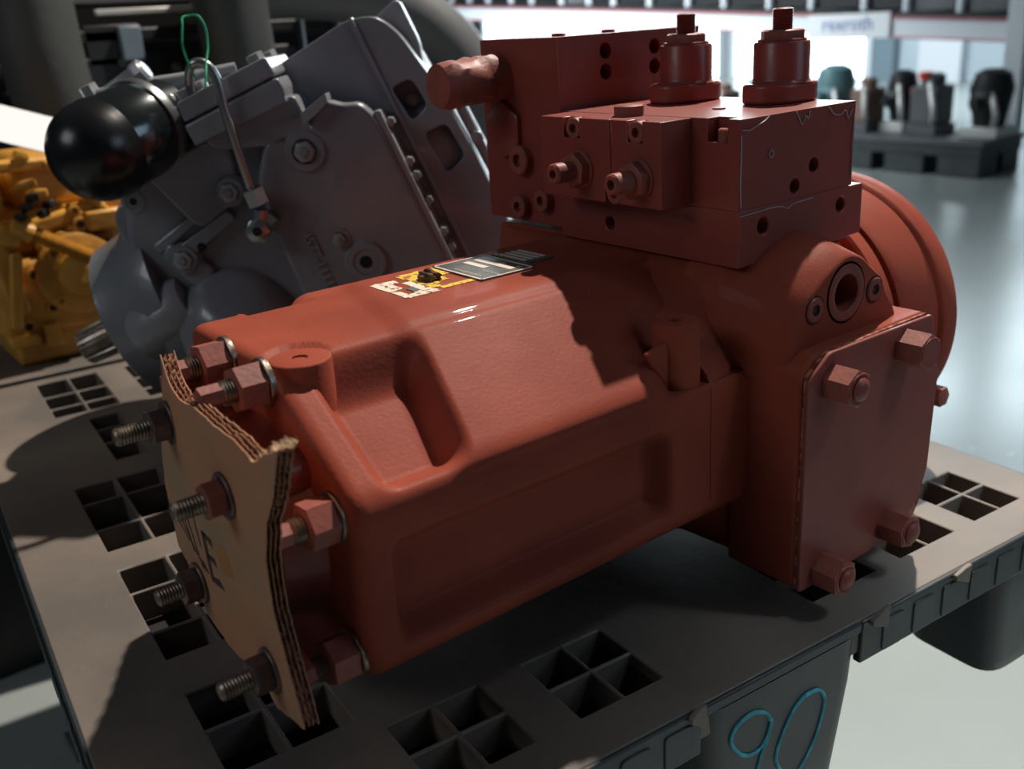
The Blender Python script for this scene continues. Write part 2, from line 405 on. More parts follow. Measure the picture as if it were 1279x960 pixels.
for i, (a, b) in enumerate(((.035, .20), (.46, .645), (.87, 1.03))):
    for j, (c, d) in enumerate(((.4865, .62), (1.05, 1.2), (1.64, 1.772))):
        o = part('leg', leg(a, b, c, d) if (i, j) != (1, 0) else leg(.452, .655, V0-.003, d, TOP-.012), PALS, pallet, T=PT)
        if i == 1 and j == 0: near_leg = o
def ribbon(pts, r=.0022):
    return tube(pts, r, 6, 5)
nine = [(.57,-.0825),(.5618,-.0704),(.5465,-.0634),(.5284,-.0679),(.5227,-.0823),(.5369,-.1027),(.5521,-.1087),(.5633,-.103),(.5708,-.0829),(.5653,-.1042),(.5602,-.1185),(.555,-.140)]
zero = [(.6111,-.0761),(.6277,-.0778),(.6384,-.0922),(.6367,-.1134),(.6299,-.1353),(.6186,-.1547),(.6067,-.1638),(.5894,-.15),(.5802,-.1285),(.5868,-.1042),(.5977,-.0856),(.6111,-.0761)]
def on_leg(x, z):   # chalk lies on the front face of the leg
    c, s = math.cos(math.radians(-5)), math.sin(math.radians(-5))
    v = V0-.003+.0056*min(1, max(0, (-.075-z)/.115)); y = (v+s*x)/c   # -s*x + c*y = v
    return (x+.006, y-.0004, z+.002)
for nm, L in (('chalk_nine', nine), ('chalk_zero', zero)):
    part(nm, ribbon([on_leg(*p) for p in L], .0020), CHALK, near_leg, label='handwritten blue-green chalk digit')
# second pallet behind, under the yellow unit
pl2 = thing('plastic_pallet', 'dirty dark pallet at far left under the yellow unit', 'pallet', R2(.4, 2.0, PZ), rotz=math.radians(-5))
holes = []
group([(.165, .21), (.214, .26)], [(1.87, 1.93), (1.935, 2.01)]); group([(.34, .385), (.39, .43)], [(1.87, 1.93), (1.935, 2.01)])
us = sorted({-.2, .80, *[h[0] for h in holes], *[h[1] for h in holes]}); vs = sorted({1.80, 2.17, *[h[2] for h in holes], *[h[3] for h in holes]})
part('deck', grid_deck(us, vs, holes, TOP, .035), PAL, pl2, T=PT, bev=.0018)
for a, b in ((-.19, -.02), (.4, .58), (.62, .79)):
    for c, d in ((1.81, 1.93), (2.04, 2.16)): part('leg', leg(a, b, c, d), PALS, pl2, T=PT)

# low steel stands that carry the two pallets at working height
def stand(lab, x0, x1, y0, y1):
    t = thing('steel_stand', lab, 'stand', ((x0+x1)/2, (y0+y1)/2, FZ))
    part('top_plate', box(x0, x1, y0, y1, PZ-.03, PZ), HOSEG, t, bev=.004)
    for a in (x0+.06, x1-.12):
        for b in (y0+.06, y1-.12): part('leg', box(a, a+.06, b, b+.06, FZ+.02, PZ-.03), HOSEG, t, bev=.004); part('foot', box(a-.02, a+.08, b-.02, b+.08, FZ, FZ+.02), HOSEG, t, bev=.003)
    part('lower_shelf', box(x0+.07, x1-.07, y0+.07, y1-.07, FZ+.25, FZ+.27), HOSEG, t, bev=.003)
stand('grey steel stand under the front pallet, below the red pump', .36, .80, .72, 1.66)
stand('grey steel stand under the rear pallet, below the yellow unit', .20, .80, 1.78, 2.12)

# ================================================================ RED PUMP
pump = thing('hydraulic_pump', 'large rust-red hydraulic pump with valve block, lying on the black pallet', 'pump', (.66, .72, TOP))
XN = (-1, 0, 0); YN = (0, -1, 0); ZP = (0, 0, 1)
CY, CZ = .7175, .14
sec = [(.645, .28), (.79, .28), (.91, .205), (.91, .075), (.79, 0), (.645, 0), (.525, .075), (.525, .205)]
sec = rounded(sec, .016, 6)
NR = 420
ring = resample(sec, NR)
nrm = []
for i in range(NR):
    t = ring[(i+1) % NR]-ring[i-1]; n = Vector((-t.y, t.x)); n.normalize()
    if n.dot(ring[i]-Vector((CY, CZ))) < 0: n = -n
    nrm.append(n)
def body_ring(x, inset):
    out = []
    for p, n in zip(ring, nrm):
        y, z = p; d = -inset
        slope = ss(-n.x, .25, .5)*ss(n.y, .3, .6)          # near sloped face
        side = ss(-n.x, .8, .95)
        top = ss(n.y, .85, .97)
        t = (.645-y)/.12
        xr = .342+.030*(1-t)
        pk = ss(x, .280, .300)*(1-ss(x, xr-.004, xr+.016))*ss(t, .02, .34)*(1-ss(t, .80, .98))
        d -= .026*pk*max(slope, .0)
        rise = ss(x, xr-.012, xr+.012)
        if n.x < .3: d += .004*rise*max(slope, top, side*0)
        elif top > .5: d += .004*ss(x, .345, .36)
        pk2 = ss(x, .540+.04*(1-t), .565+.04*(1-t))*ss(t, .35, .6)
        d -= .016*pk2*slope
        q = ss(x, .278, .292)*(1-ss(x, .535, .555))*ss(z, .088, .106)*(1-ss(z, .156, .176))
        d -= .020*q*side
        # far side: lobes along the cap and a waist after it
        if n.x > .3 or (y > .77 and n.y > .8):
            d -= .010*ss(x, .30, .315)*(1-ss(x, .335, .37))
        yy, zz = y+n.x*d, z+n.y*d
        yy = min(yy, .778+.14*ss(x, .295, .33))
        if math.hypot(x-.285, yy-.643) < .0245: zz = min(zz, .2760)
        out.append((x, yy, zz))
    return out
xs = [(.2555, .012), (.2562, .007), (.2585, .003), (.262, .001), (.266, 0)]
x = .269
while x < .665: xs.append((x, 0)); x += .0028
body = part('body', loft([body_ring(a, b) for a, b in xs]), REDB, pump, smooth=60)
# bosses with bolt holes on the near shoulder
def annulus(p, d, r, h, ri, dep, seg=40):
    return lathe(p, d, [(0, r), (h-.0015, r), (h-.0004, r-.0006), (h, r-.0018), (h, ri), (h-dep, ri*.96)], seg)
part('boss', annulus((.285, .640, .150), ZP, .0230, .1275, .006, .02), RED, body, smooth=50)
part('boss', annulus((.582, .548, .150), ZP, .020, .105, .0055, .02), RED, body, smooth=50)
part('bore', cyl((.285, .640, .2700), ZP, .0060, .0015, 20), BORE, body)  # dark disc paints the shade at the bottom of the hole
part('web', prism([(.540, .236), (.585, .247), (.585, .165)], .540, .547, 'xz'), RED, body, bev=.002)
# port block and stub behind the cardboard
stub = part('port_block', lathe((.256, .655, .155), XN, [(0, .083), (.004, .080), (.030, .072), (.033, .068)], 48), REDM, pump)
for (y, z) in ((.73, .262), (.690, .242)):
    part('lug', box(.212, .256, y-.015, y+.013, z-.03, z-.004), REDN, pump, bev=.003)
part('port_stub', cyl((.256, .600, .212), XN, .017, .046), REDM, pump)
# cap nuts: washer, hexagon nut, threaded collar and small hexagon end
def cap_nut(y, z, ph, k=1.0):
    x = .2560
    n = part('nut', hexp((x-.0035, y, z), XN, .0175*k, .021*k, ph), REDN, pump, label='large hexagon nut on the end cap')
    part('washer', cyl((x+.001, y, z), XN, .0185*k, .0042, 36, .0008), STEEL, n)
    part('collar', thread((x-.0245*k, y, z), XN, .0096*k, .010, .0022), THREAD, n)
    part('hexagon_end', hexp((x-.034*k, y, z), XN, .0086*k, .016*k, ph+.3), REDN, n)
cap_nut(.705, .2685, .2); cap_nut(.640, .2665, .35); cap_nut(.5545, .191, .1); cap_nut(.552, .084, .5)
for y, z in ((.73, .245),):
    part('nut', hexp((.232, y, z), XN, .010, .02, .2), REDN, pump)
# ---- cardboard
card_out = [(.706,.285),(.716,.267),(.719,.235),(.738,.171),(.736,.116),(.712,.103),(.692,.071),(.649,.062),(.592,.066),(.572,.052),(.520,.066),
            (.540,.119),(.548,.145),(.546,.182),(.530,.218),(.509,.242),(.490,.279),(.512,.270),(.535,.256),(.568,.262),(.602,.262),(.630,.2655),(.660,.263),(.685,.270)]
out = resample([tuple(p) for p in card_out], 220)
out = [(p.x+random.uniform(-.0006, .0006), p.y+random.uniform(-.0006, .0006)) for p in out]
def cx(y, z):   # the sheet bows gently away at its far upper corner and near edge
    return .200+.010*ss(y, .66, .74)*ss(z, .2, .28)-.004*ss(-y, -.56, -.49)
def card_slab(x0, x1, k=0, seedn=0):
    rr = random.Random(seedn)
    pts = [(a+rr.uniform(-1, 1)*k, b+rr.uniform(-1, 1)*k) for a, b in out]
    bm = bmesh.new(); A = [bm.verts.new((cx(a, b)+x0, a, b)) for a, b in pts]; B = [bm.verts.new((cx(a, b)+x1, a, b)) for a, b in pts]
    n = len(pts)
    for i in range(n): bm.faces.new((A[i], A[(i+1) % n], B[(i+1) % n], B[i]))
    bmesh.ops.triangle_fill(bm, use_beauty=True, edges=[e for e in bm.edges if e.verts[0] in set(A) and e.verts[1] in set(A)])
    bmesh.ops.triangle_fill(bm, use_beauty=True, edges=[e for e in bm.edges if e.verts[0] in set(B) and e.verts[1] in set(B)])
    return bm
card = part('cardboard_cover', card_slab(0, .0008, 0, 1), CARD, pump, label='torn triple-wall cardboard sheet bolted over the end port', smooth=40)
for k, (a, b) in enumerate(((.0034, .0040), (.0068, .0074), (.0102, .0110))):
    part('liner', card_slab(a, b, .0014, k+3), CARDL if k < 2 else CARD, card, smooth=40)
# corrugated fluting visible at the cut edge: wavy strips following the outline
def flute(x0, x1, k):
    bm = bmesh.new(); P = resample([(p[0], p[1]) for p in out], 900); n = len(P); cen = Vector((.62, .17))
    A = []; B = []
    for i, p in enumerate(P):
        xx = (x0+x1)/2+(x1-x0)*.46*math.sin(i*1.05+k)
        d = (cen-p).normalized(); q = p+d*(.0004+.0008*random.random())
        A.append(bm.verts.new((cx(*p)+xx, q.x, q.y))); q2 = q+d*.012; B.append(bm.verts.new((cx(*p)+xx, q2.x, q2.y)))
    for i in range(n): bm.faces.new((A[i], A[(i+1) % n], B[(i+1) % n], B[i]))
    return bm
for k, (a, b) in enumerate(((.0008, .0034), (.0040, .0068), (.0074, .0102))):
    part('fluting', flute(a, b, k*1.7), CARDE, card, smooth=80)
# frayed fibres at the torn upper corner
fr = bmesh.new()
for i in range(90):
    t = random.random(); y = .535-.045*t+random.uniform(-.003, .003); z = .256+.024*t
    p = Vector((.200+random.uniform(-.001, .011), y, z)); q = p+Vector((random.uniform(-.006, .006), random.uniform(-.006, .006), random.uniform(.001, .007)))
    m = (p+q)/2+Vector((random.uniform(-.002, .002),)*3); w_ = Vector((.0005, .0005, 0))
    v = [fr.verts.new(a) for a in (p-w_, p+w_, m+w_, m-w_)]; fr.faces.new(v); v2 = fr.verts.new(q); fr.faces.new((v[3], v[2], v2))
part('frayed_fibre', fr, CARDF, card, kind='stuff')
def flat(poly, m, name, th=.0003, x=None):
    bm = bmesh.new(); A = [bm.verts.new((cx(a, b)-th, a, b)) for a, b in poly]; B = [bm.verts.new((cx(a, b)+.0002, a, b)) for a, b in poly]; n = len(poly)
    bm.faces.new(A); bm.faces.new(B[::-1])
    for i in range(n): bm.faces.new((A[i], A[(i+1) % n], B[(i+1) % n], B[i]))
    return part(name, bm, m, card)
for nm, pl in (('printed_stroke', [(.6688,.1567),(.6612,.1572),(.6585,.12),(.6648,.1192)]), ('printed_stroke', [(.667,.1574),(.6483,.1568),(.6481,.1494),(.6641,.1539)]),
               ('printed_stroke', [(.6644,.14),(.6482,.1406),(.6459,.134),(.6607,.1352)]), ('printed_stroke', [(.6644,.12),(.6453,.1241),(.638,.1178),(.6636,.1152)]),
               ('printed_stroke', [(.6826,.1265),(.675,.1265),(.6677,.1192),(.6825,.1199)])): flat(pl, INK, nm)
for (a, b) in (((.7227,.146),(.7021,.1348)), ((.7141,.1499),(.6884,.1273)), ((.6987,.1585),(.6845,.1244)), ((.6827,.1659),(.6774,.1398)), ((.707, .156), (.695, .128))):
    flat([a, (a[0]-.0028, a[1]), (b[0]-.0028, b[1]), b], INK, 'printed_stroke')
flat([(.6462,.1552),(.6199,.1618),(.611,.1395),(.6357,.1334)], TAPE, 'orange_label')
# studs through the cardboard
for i, (y, z, L) in enumerate(((.700, .234, .031), (.600, .2105, .029), (.695, .100, .027), (.570, .0865, .030))):
    s = part('stud', thread((.192, y, z), XN, .0072, L, .0024), THREAD, pump)
    part('nut', hexp((cx(y, z)-.0025, y, z), XN, .0135, .0135, .3+i*.25, both=True), NUTD if i != 1 else REDN, s)
    part('washer', cyl((cx(y, z)+.0005, y, z), XN, .0170, .0032, 32, .0006), NUTD, s)
# ---- name plates, stickers, dirt on the top face
ZT = .2843
npz = part('name_plate', box(.487, .547, .690, .768, ZT-.001, ZT+.0012), PLTE, pump, bev=.0006, label='dark metal name plate with two blank pale fields')
rim = bmesh.new()
for a in ((.487, .547, .690, .692), (.487, .547, .766, .768), (.487, .489, .690, .768), (.545, .547, .690, .768)): add_box(rim, *a, ZT+.0012, ZT+.0016)
part('rim', rim, PLTL, npz)
part('blank_field', box(.5265, .5335, .700, .757, ZT+.0012, ZT+.0016), PLTL, npz); part('blank_field', box(.5135, .5205, .7235, .757, ZT+.0012, ZT+.0016), PLTL, npz)
def plate_text(s, size, x, y, rot):
    T = Matrix.Translation((x, y, ZT+.0013)) @ Matrix.Rotation(rot, 4, 'Z')
    part('engraving', text_mesh(s, size, .0002), PLTL, npz, T=T)
plate_text('MADE IN GERMANY', .0048, .4955, .722, PI/2); plate_text('DRUCK MAX', .0050, .509, .704, PI/2); plate_text('No.', .005, .538, .702, PI/2)
np2 = part('small_name_plate', box(.553, .586, .708, .764, ZT-.001, ZT+.001), PLTE, pump, bev=.0005, label='small striped metal plate')
for k in range(4): part('stripe', box(.5565+k*.0075, .5605+k*.0075, .716, .757, ZT+.001, ZT+.0014), PLTL, np2)
def sheet(polys, z, m, name, lab):
    bm = bmesh.new()
    for pl in polys:
        A = [bm.verts.new((a, b, z)) for a, b in pl]; B = [bm.verts.new((a, b, z+.0004)) for a, b in pl]; n = len(pl)
        bm.faces.new(A[::-1]); bm.faces.new(B)
        for i in range(n): bm.faces.new((A[i], A[(i+1) % n], B[(i+1) % n], B[i]))
    return part(name, bm, m, pump, label=lab)
def rects(L):
    out = []; rj = random.Random(3)
    for a, b, c, d in L:
        C4 = [(a, c), (b, c), (b, d), (a, d)]; P = []
        for k in range(4):
            p, q = C4[k], C4[(k+1) % 4]
            for t in range(7): P.append((p[0]+(q[0]-p[0])*t/7+rj.uniform(-.0012, .0012), p[1]+(q[1]-p[1])*t/7+rj.uniform(-.0012, .0012)))
        out.append(P)
    return out
sheet(rects([(.444, .486, .752, .768), (.470, .486, .738, .752), (.446, .462, .716, .752), (.462, .474, .722, .738), (.452, .486, .697, .706), (.446, .458, .706, .716)]), ZT-.0002, STY, 'yellow_sticker', 'worn yellow warning sticker half covered by red paint')
sheet(rects([(.412, .420, .694, .757), (.420, .436, .745, .757), (.420, .428, .725, .745), (.420, .446, .694, .704), (.436, .446, .704, .742), (.428, .436, .704, .708)]), ZT-.0002, STW, 'white_sticker', 'worn white sticker half covered by red paint')
sheet(rects([(.428, .435, .709, .722)]), ZT, STB, 'sticker_print', None)
bm = bmesh.new(); bmesh.ops.create_icosphere(bm, subdivisions=3, radius=1)
for v in bm.verts:
    k = 1+.22*math.sin(v.co.x*5+1)*math.cos(v.co.y*4)+.12*math.sin(v.co.z*9+v.co.x*7)
    v.co = Vector((v.co.x*.0085*k+.4605, v.co.y*.0105*k+.7325, max(-.3, v.co.z)*.0075*k+ZT+.0022))
solo('dirt_clod', 'small brown clod of dirt on the yellow sticker of the red pump', 'dirt', bm, DIRT)

# ---- housing
def yz(y): return y
hb = prism(rounded([(.54, .002), (.895, .002), (.895, .285), (.54, .285)], .01), .662, .80, 'yz')
housing = part('housing', hb, RED, pump, bev=.003)
def polar(poly, c, n=96):
    out = []; m = len(poly)
    for i in range(n):
        a = 2*PI*i/n; dx, dy = math.cos(a), math.sin(a); best = 0
        for k in range(m):
            x1, y1 = poly[k][0]-c[0], poly[k][1]-c[1]; x2, y2 = poly[(k+1) % m][0]-c[0], poly[(k+1) % m][1]-c[1]
            den = dx*(y2-y1)-dy*(x2-x1)
            if abs(den) < 1e-12: continue
            t = (x1*(y2-y1)-y1*(x2-x1))/den; q = (x1*dy-y1*dx)/den
            if t > 0 and -1e-9 <= q <= 1+1e-9: best = max(best, t)
        out.append((c[0]+dx*best, c[1]+dy*best))
    return out
c0 = (.7175, .142); pa = polar([tuple(p) for p in sec], c0); pb_ = polar(rounded([(.545, .004), (.893, .004), (.893, .284), (.545, .284)], .02, 5), c0)
neck = loft([[(x_, a[0]*(1-t)+b[0]*t, a[1]*(1-t)+b[1]*t) for a, b in zip(pa, pb_)] for x_, t in ((.600, -.03), (.615, .03), (.632, .22), (.648, .6), (.656, .9), (.668, 1))])
part('neck', neck, RED, housing)
part('plug_disc', cyl((.6615, .572, .212), XN, .030, .004, 48, .001), RED, housing)
# side port block: cover flange and the domed port
spb = prism(rounded([(.648, .003), (.835, .003), (.846, .02), (.852, .06), (.852, .155), (.832, .221), (.664, .221), (.648, .207)], .004, 3), .470, .545, 'xz')
side = part('side_port_block', spb, RED, pump, bev=.003, label='side port block with round port and four-bolt cover')
A_ = rounded([(.652, .190), (.655, .229), (.664, .251), (.679, .266), (.707, .283), (.730, .292), (.749, .287), (.766, .273), (.782, .262), (.791, .245), (.806, .228), (.82, .19)], .010, 4)
B_ = rounded([(.640, .190), (.637, .235), (.641, .262), (.652, .283), (.676, .302), (.720, .314), (.756, .302), (.772, .286), (.790, .266), (.802, .245), (.818, .228), (.83, .19)], .012, 4)
Ar = resample(A_, 120); Br = resample(B_, 120)
def mix(t): return [Vector((a.x*(1-t)+b.x*t, a.y*(1-t)+b.y*t)) for a, b in zip(Ar, Br)]
cen = Vector((.722, .24)); rings = []
for y, k, t in ((.4855, .965, 0), (.486, .985, 0), (.488, 1.0, .05), (.51, 1, .45), (.565, 1, 1), (.60, 1, 1)):
    rings.append([(cen.x+(q.x-cen.x)*k, y, cen.y+(q.y-cen.y)*k) for q in mix(t)])
bor = lathe((.728, .484, .2585), (0, 1, 0), [(-.01, .0165), (.06, .0165)], 40)
dome = part('port_dome', loft(rings), RED, side, smooth=45, cutters=[bor])
part('port_ring', lathe((.728, .4860, .2585), YN, [(-.002, .0255), (.0012, .0255), (.0016, .0247), (.0016, .0178), (.001, .0168), (-.03, .0166)], 48, caps=False), REDP, side)
part('port_groove', lathe((.728, .4858, .2585), YN, [(0, .0275), (.0003, .0275), (.0003, .0255), (0, .0255)], 48, caps=False), HOLE, side)
part('bore', lathe((.728, .4862, .2585), (0, 1, 0), [(0, .0167), (.05, .0165), (.0505, .001)], 40, caps=False), BORE, side)
for x_, z_ in ((.684, .2525), (.7705, .2525)):
    part('socket_groove', lathe((x_, .4852, z_), YN, [(0, .0125), (.0003, .0125), (.0003, .001)], 32, caps=False), HOLE, side)
    socket((x_, .4865, z_), YN, .0112, .0030, 'cap_screw', side, REDP, .3)
# gasket and cover plate
part('gasket', prism(rounded([(.650, .002), (.834, .002), (.846, .02), (.8515, .06), (.8515, .155), (.832, .2205), (.677, .2205), (.652, .205)], .003, 2), .4672, .470, 'xz'), CARDE, side)
ct = [(.649, .000), (.784, .0), (.836, .026), (.849, .058), (.853, .155), (.834, .219), (.678, .221), (.657, .207), (.649, .198)]
cover = part('cover_plate', prism(rounded(ct, .0035, 3), .463, .4672, 'xz'), REDP, side, bev=.001, label='flat square steel cover plate')
for x_, z_, dn in ((.683, .1935, 1), (.790, .1985, 0), (.681, .013, 2), (.7835, .0205, 3)):
    h = .026
    b = part('cover_bolt', hexp((x_, .463, z_), YN, .0172, h, .5+dn*.08), REDN, side)
    if dn in (0,): part('stud_end', cyl((x_, .463-h+.001, z_), YN, .0115, .0016, 32), REDP, b)
    else:
        bm = bmesh.new(); add_lathe(bm, (x_, .463-h, z_), YN, [(0, .0105), (.002, .0105), (.004, .0085), (.0055, .005), (.006, .0005)], 28); part('stud_end', bm, REDP, b)
    part('chamfer_ring', lathe((x_, .463-h+.0002, z_), YN, [(0, .0142), (.0008, .0138), (.0008, .0118), (0, .0116)], 32, caps=False), REDM, b)
# ---- bell housing and mounting flange
bellp = lathe((.86, .72, .1375), (1, 0, 0), [(-.08, .100), (.10, .112), (.105, .150), (.112, .154), (.165, .158), (.168, .162), (.171, .1635), (.195, .1635), (.198, .161), (.199, .05)], 96)
bell = part('mounting_flange', bellp, RED, pump, smooth=40)
bmr = lathe((.955, .72, .1375), (1, 0, 0), [(0, .150), (-.018, .150), (-.021, .147), (-.021, .128), (-.018, .125), (.005, .122), (.012, .11)], 96, caps=False)
part('flange_rim', bmr, RED, bell)
part('bell_web', prism([(.80, .20), (.93, .235), (.93, .11), (.80, .11)], .60, .612, 'xz'), RED, bell, bev=.003)
part('bell_web', prism([(.87, .18), (.955, .20), (.955, .05), (.87, .05)], .585, .597, 'xz'), RED, bell, bev=.003)
part('flange_nut', hexp((1.0, .553, .070), YN, .012, .02), REDN, bell)

# ---- valve block
def H(x_, y, z, d, r, dep, seg=28): # hole cutter
    v = Vector(d)*-.004; return lathe((x_+v.x, y+v.y, z+v.z), d, [(0, r), (dep+.004, r)], seg)
XP = (1, 0, 0); YP = (0, 1, 0)
base = part('valve_block_base', box(.650, .806, .540, .772, .286, .335), REDM, pump, bev=.0012,
            cutters=[H(.650, .699, .307, XP, .0065, .012), H(.682, .540, .318, YP, .0075, .03), H(.803-.01, .540, .319, YP, .007, .03)])
part('base_ledge', box(.800, .828, .541, .66, .287, .334), REDM, base, bev=.001)
mid = part('valve_block', box(.6503, .8095, .541, .765, .335, .4105), REDM, pump, bev=.001, label='lower valve block carrying two adjusting studs',
           cutters=[H(.725, .541, .346, YP, .0068, .03), H(.751, .541, .361, YP, .0068, .03), box(.645, .664, .554, .576, .391, .42)])
part('socket_pin', cyl((.6575, .562, .391), ZP, .0065, .011, 24, .001), REDN, mid)
tall = part('tall_valve_block', box(.6535, .855, .7705, .897, .293, .479), REDM, pump, bev=.001, label='tall valve block at the rear left of the pump',
            cutters=[H(.717, .7705, .4625, YP, .0078, .03), H(.717, .7705, .4425, YP, .0078, .03), H(.787, .7705, .4625, YP, .0078, .03), H(.787, .7705, .4425, YP, .0078, .03)])
for x_ in (.681, .749): part('top_plug', hexp((x_, .80, .479), ZP, .007, .003), REDM, tall)
fb = part('pilot_block', box(.613, .6505, .594, .752, .3365, .4102), REDM, mid, bev=.0009, cutters=[box(.605, .6225, .697, .719, .392, .42), box(.605, .6225, .616, .634, .392, .42), box(.60, .6145, .6545, .6565, .33, .42), box(.605, .6225, .646, .664, .33, .347)])
for y, z in ((.706, .4005), (.6245, .4005), (.653, .3455)): socket((.6230, y, z), XN, .0098, .010, 'cap_screw', fb, REDN, .2)
part('filler_plug', hexp((.645, .664, .4103), ZP, .015, .0095, .2), REDN, mid)
for y, z in ((.697, .364), (.6205, .361)):
    f = part('fitting', hexp((.613, y, z), XN, .0165, .012, .4), REDN, fb)
    part('flange', cyl((.6135, y, z), XN, .0178, .003, 32, .001), REDN, f)
    part('nozzle', lathe((.601, y, z), XN, [(0, .0094), (.020, .0094), (.022, .0078), (.022, .0045), (.012, .004)], 28), REDN, f)
    part('nozzle_bore', cyl((.585, y, z), XN, .0044, .0003, 20), HOLE, f) if False else None
for y, z, r in ((.832, .3585, .0155), (.8365, .3095, .0125), (.797, .3195, .0115)):
    socket((.6536, y, z), XN, r, .010, 'cap_screw', tall, REDN, .1)
part('hex_plug', hexp((.6536, .860, .388), XN, .030, .007, .52), REDM, tall)
# tape-wrapped connector
tp = bmesh.new(); rr = random.Random(4); rings = []
for i in range(11):
    xx = .655-.0080*i; s = 20; rg = []
    for j in range(s):
        a = 2*PI*j/s; r = .0235*(1+.07*math.sin(3*a+i*.9)+.05*rr.uniform(-1, 1)) if 1 < i < 10 else .0235*(1 if i < 2 else .92)
        rg.append((xx, .866+r*math.cos(a), 0.441+r*math.sin(a)-.0002*i))
    rings.append(rg)
part('taped_connector', loft(rings), REDN, tall, smooth=25, label='connector wrapped in crumpled painted tape')
socket((.70, .897, .385), (0, 1, 0), .009, .008, 'cap_screw', tall, REDN)
part('side_knob', hexp((.685, .900, .389), (0, 1, 0), .009, .014, .3), REDN, tall)
# two adjusting studs with flanges on the lower block
for x_, y, k in ((.767, .708, 0), (.785, .606, 1)):
    fl_ = rounded([(x_-.040, y-.014), (x_-.020, y-.027), (x_+.020, y-.027), (x_+.040, y-.012), (x_+.040, y+.016), (x_+.018, y+.027), (x_-.018, y+.027), (x_-.040, y+.014)], .012, 4)
    ad = part('adjuster_flange', prism(fl_, .4105, .4285, 'xy'), REDM, mid, bev=.003, seg=3)
    part('sleeve', lathe((x_, y, .428), ZP, [(0, .0285), (.002, .0262), (.004, .0255), (.034, .0255), (.036, .0245)], 48), REDM, ad)
    part('lock_nut', hexp((x_, y, .464), ZP, .0208, .0105, .3), REDN, ad)
    part('collar', cyl((x_, y, .4635), ZP, .022, .003, 32, .0006), REDM, ad)
    part('adjusting_stud', thread((x_, y, .4735), ZP, .0098, .0195, .0016), REDM, ad)
part('cap_screw', cyl((.713, .618, .4105), ZP, .006, .0012), REDM, mid)
# chipped paint outlines on the near faces of the blocks
def chip(pts, parent, r=.0005):
    part('paint_chip', tube([(a, .5398 if parent is not side else .4625, b) for a, b in pts], r, 5, 3), CHIP, parent)
chip([(.652, .402), (.662, .401), (.668, .403), (.680, .4065), (.686, .410)], mid); chip([(.722, .410), (.726, .404), (.731, .398), (.735, .405), (.739, .402), (.741, .409)], mid)
chip([(.768, .409), (.776, .402), (.786, .401), (.793, .404), (.797, .396), (.803, .404)], mid); chip([(.806, .400), (.8065, .39), (.8055, .375), (.8065, .36), (.8062, .345)], mid)
chip([(.687, .378), (.690, .382), (.693, .378), (.690, .375), (.687, .378)], mid); chip([(.652, .331), (.70, .332), (.715, .328), (.722, .331), (.75, .332)], base)
chip([(.651, .398), (.6512, .38), (.6508, .36), (.6514, .345), (.652, .338)], mid)

# ================================================================ GREY MACHINE
GO = Vector((.563, 1.2, .196)); GA = Vector((.765, -.535, .358)); GB = Vector((-.294, .206, .934)); GN = GA.cross(GB).normalized()
GT = frame(GO, GA, GB, GN)
grey = thing('hydraulic_motor', 'tilted dark grey hydraulic unit behind the red pump', 'motor', GO+GA*.02-GN*.1-Vector((0, 0, .224)))
def gp(name, poly, w0, w1, m=GREY, bev=.006, r=.01, parent=None, seg=3, k=4, label=None, cutters=None):
    return part(name, prism(rounded(poly, r, k), w0, w1, 'uv'), m, parent or grey, T=GT, bev=bev, seg=seg, label=label, cutters=cutters)
case = gp('case', [(.075, .235), (.089, .25), (.193, .262), (.228, .252), (.245, .221), (.262, .137), (.270, .04), (.274, -.093), (.26, -.13), (-.02, -.16), (-.05, -.12), (.0, .148), (.07, .16)], -.22, -.035, GREY, .014, .02,
     cutters=[prism(rounded([(.205, .165), (.235, .165), (.240, .125), (.212, .115)], .01, 4), -.07, 0, 'uv'), prism(rounded([(.218, .095), (.252, .095), (.256, .045), (.224, .035)], .01, 4), -.07, 0, 'uv')])
for (u, v) in ((.222, .139), (.237, .066)): part('bolt', hexp((u, v, -.069), (0, 0, 1), .009, .01), GREY, case, T=GT)
gp('case_rib', [(.195, .262), (.2, .262), (.205, -.1), (.199, -.1)], -.05, -.03, parent=case, bev=.002, r=.002)
part('case_shoulder', lathe((.06, .05, -.2), (1, 0, 0), [(0, .13), (.02, .15), (.14, .157), (.18, .152), (.196, .14)], 64), GREY, case, T=GT)
fl2 = gp('rear_plate', [(.268, .14), (.282, .14), (.296, -.12), (.282, -.12)], -.15, -.05, GREYL, .004, .004)
gp('rear_plate', [(.300, .125), (.312, .12), (.322, -.12), (.310, -.12)], -.16, -.07, GREY, .004, .004)
gp('rear_cover', [(.322, .10), (.345, .09), (.352, -.12), (.330, -.12)], -.22, -.09, GREY, .006, .006)
for v in (.13, .06, -.01, -.08): part('bolt', hexp((.28, v, -.052), (0, 0, 1), .009, .012), GREY, fl2, T=GT)
gp('lifting_lug', [(.215, .25), (.26, .262), (.262, .2), (.25, .16)], -.16, -.10, GREYL, .006, .01)
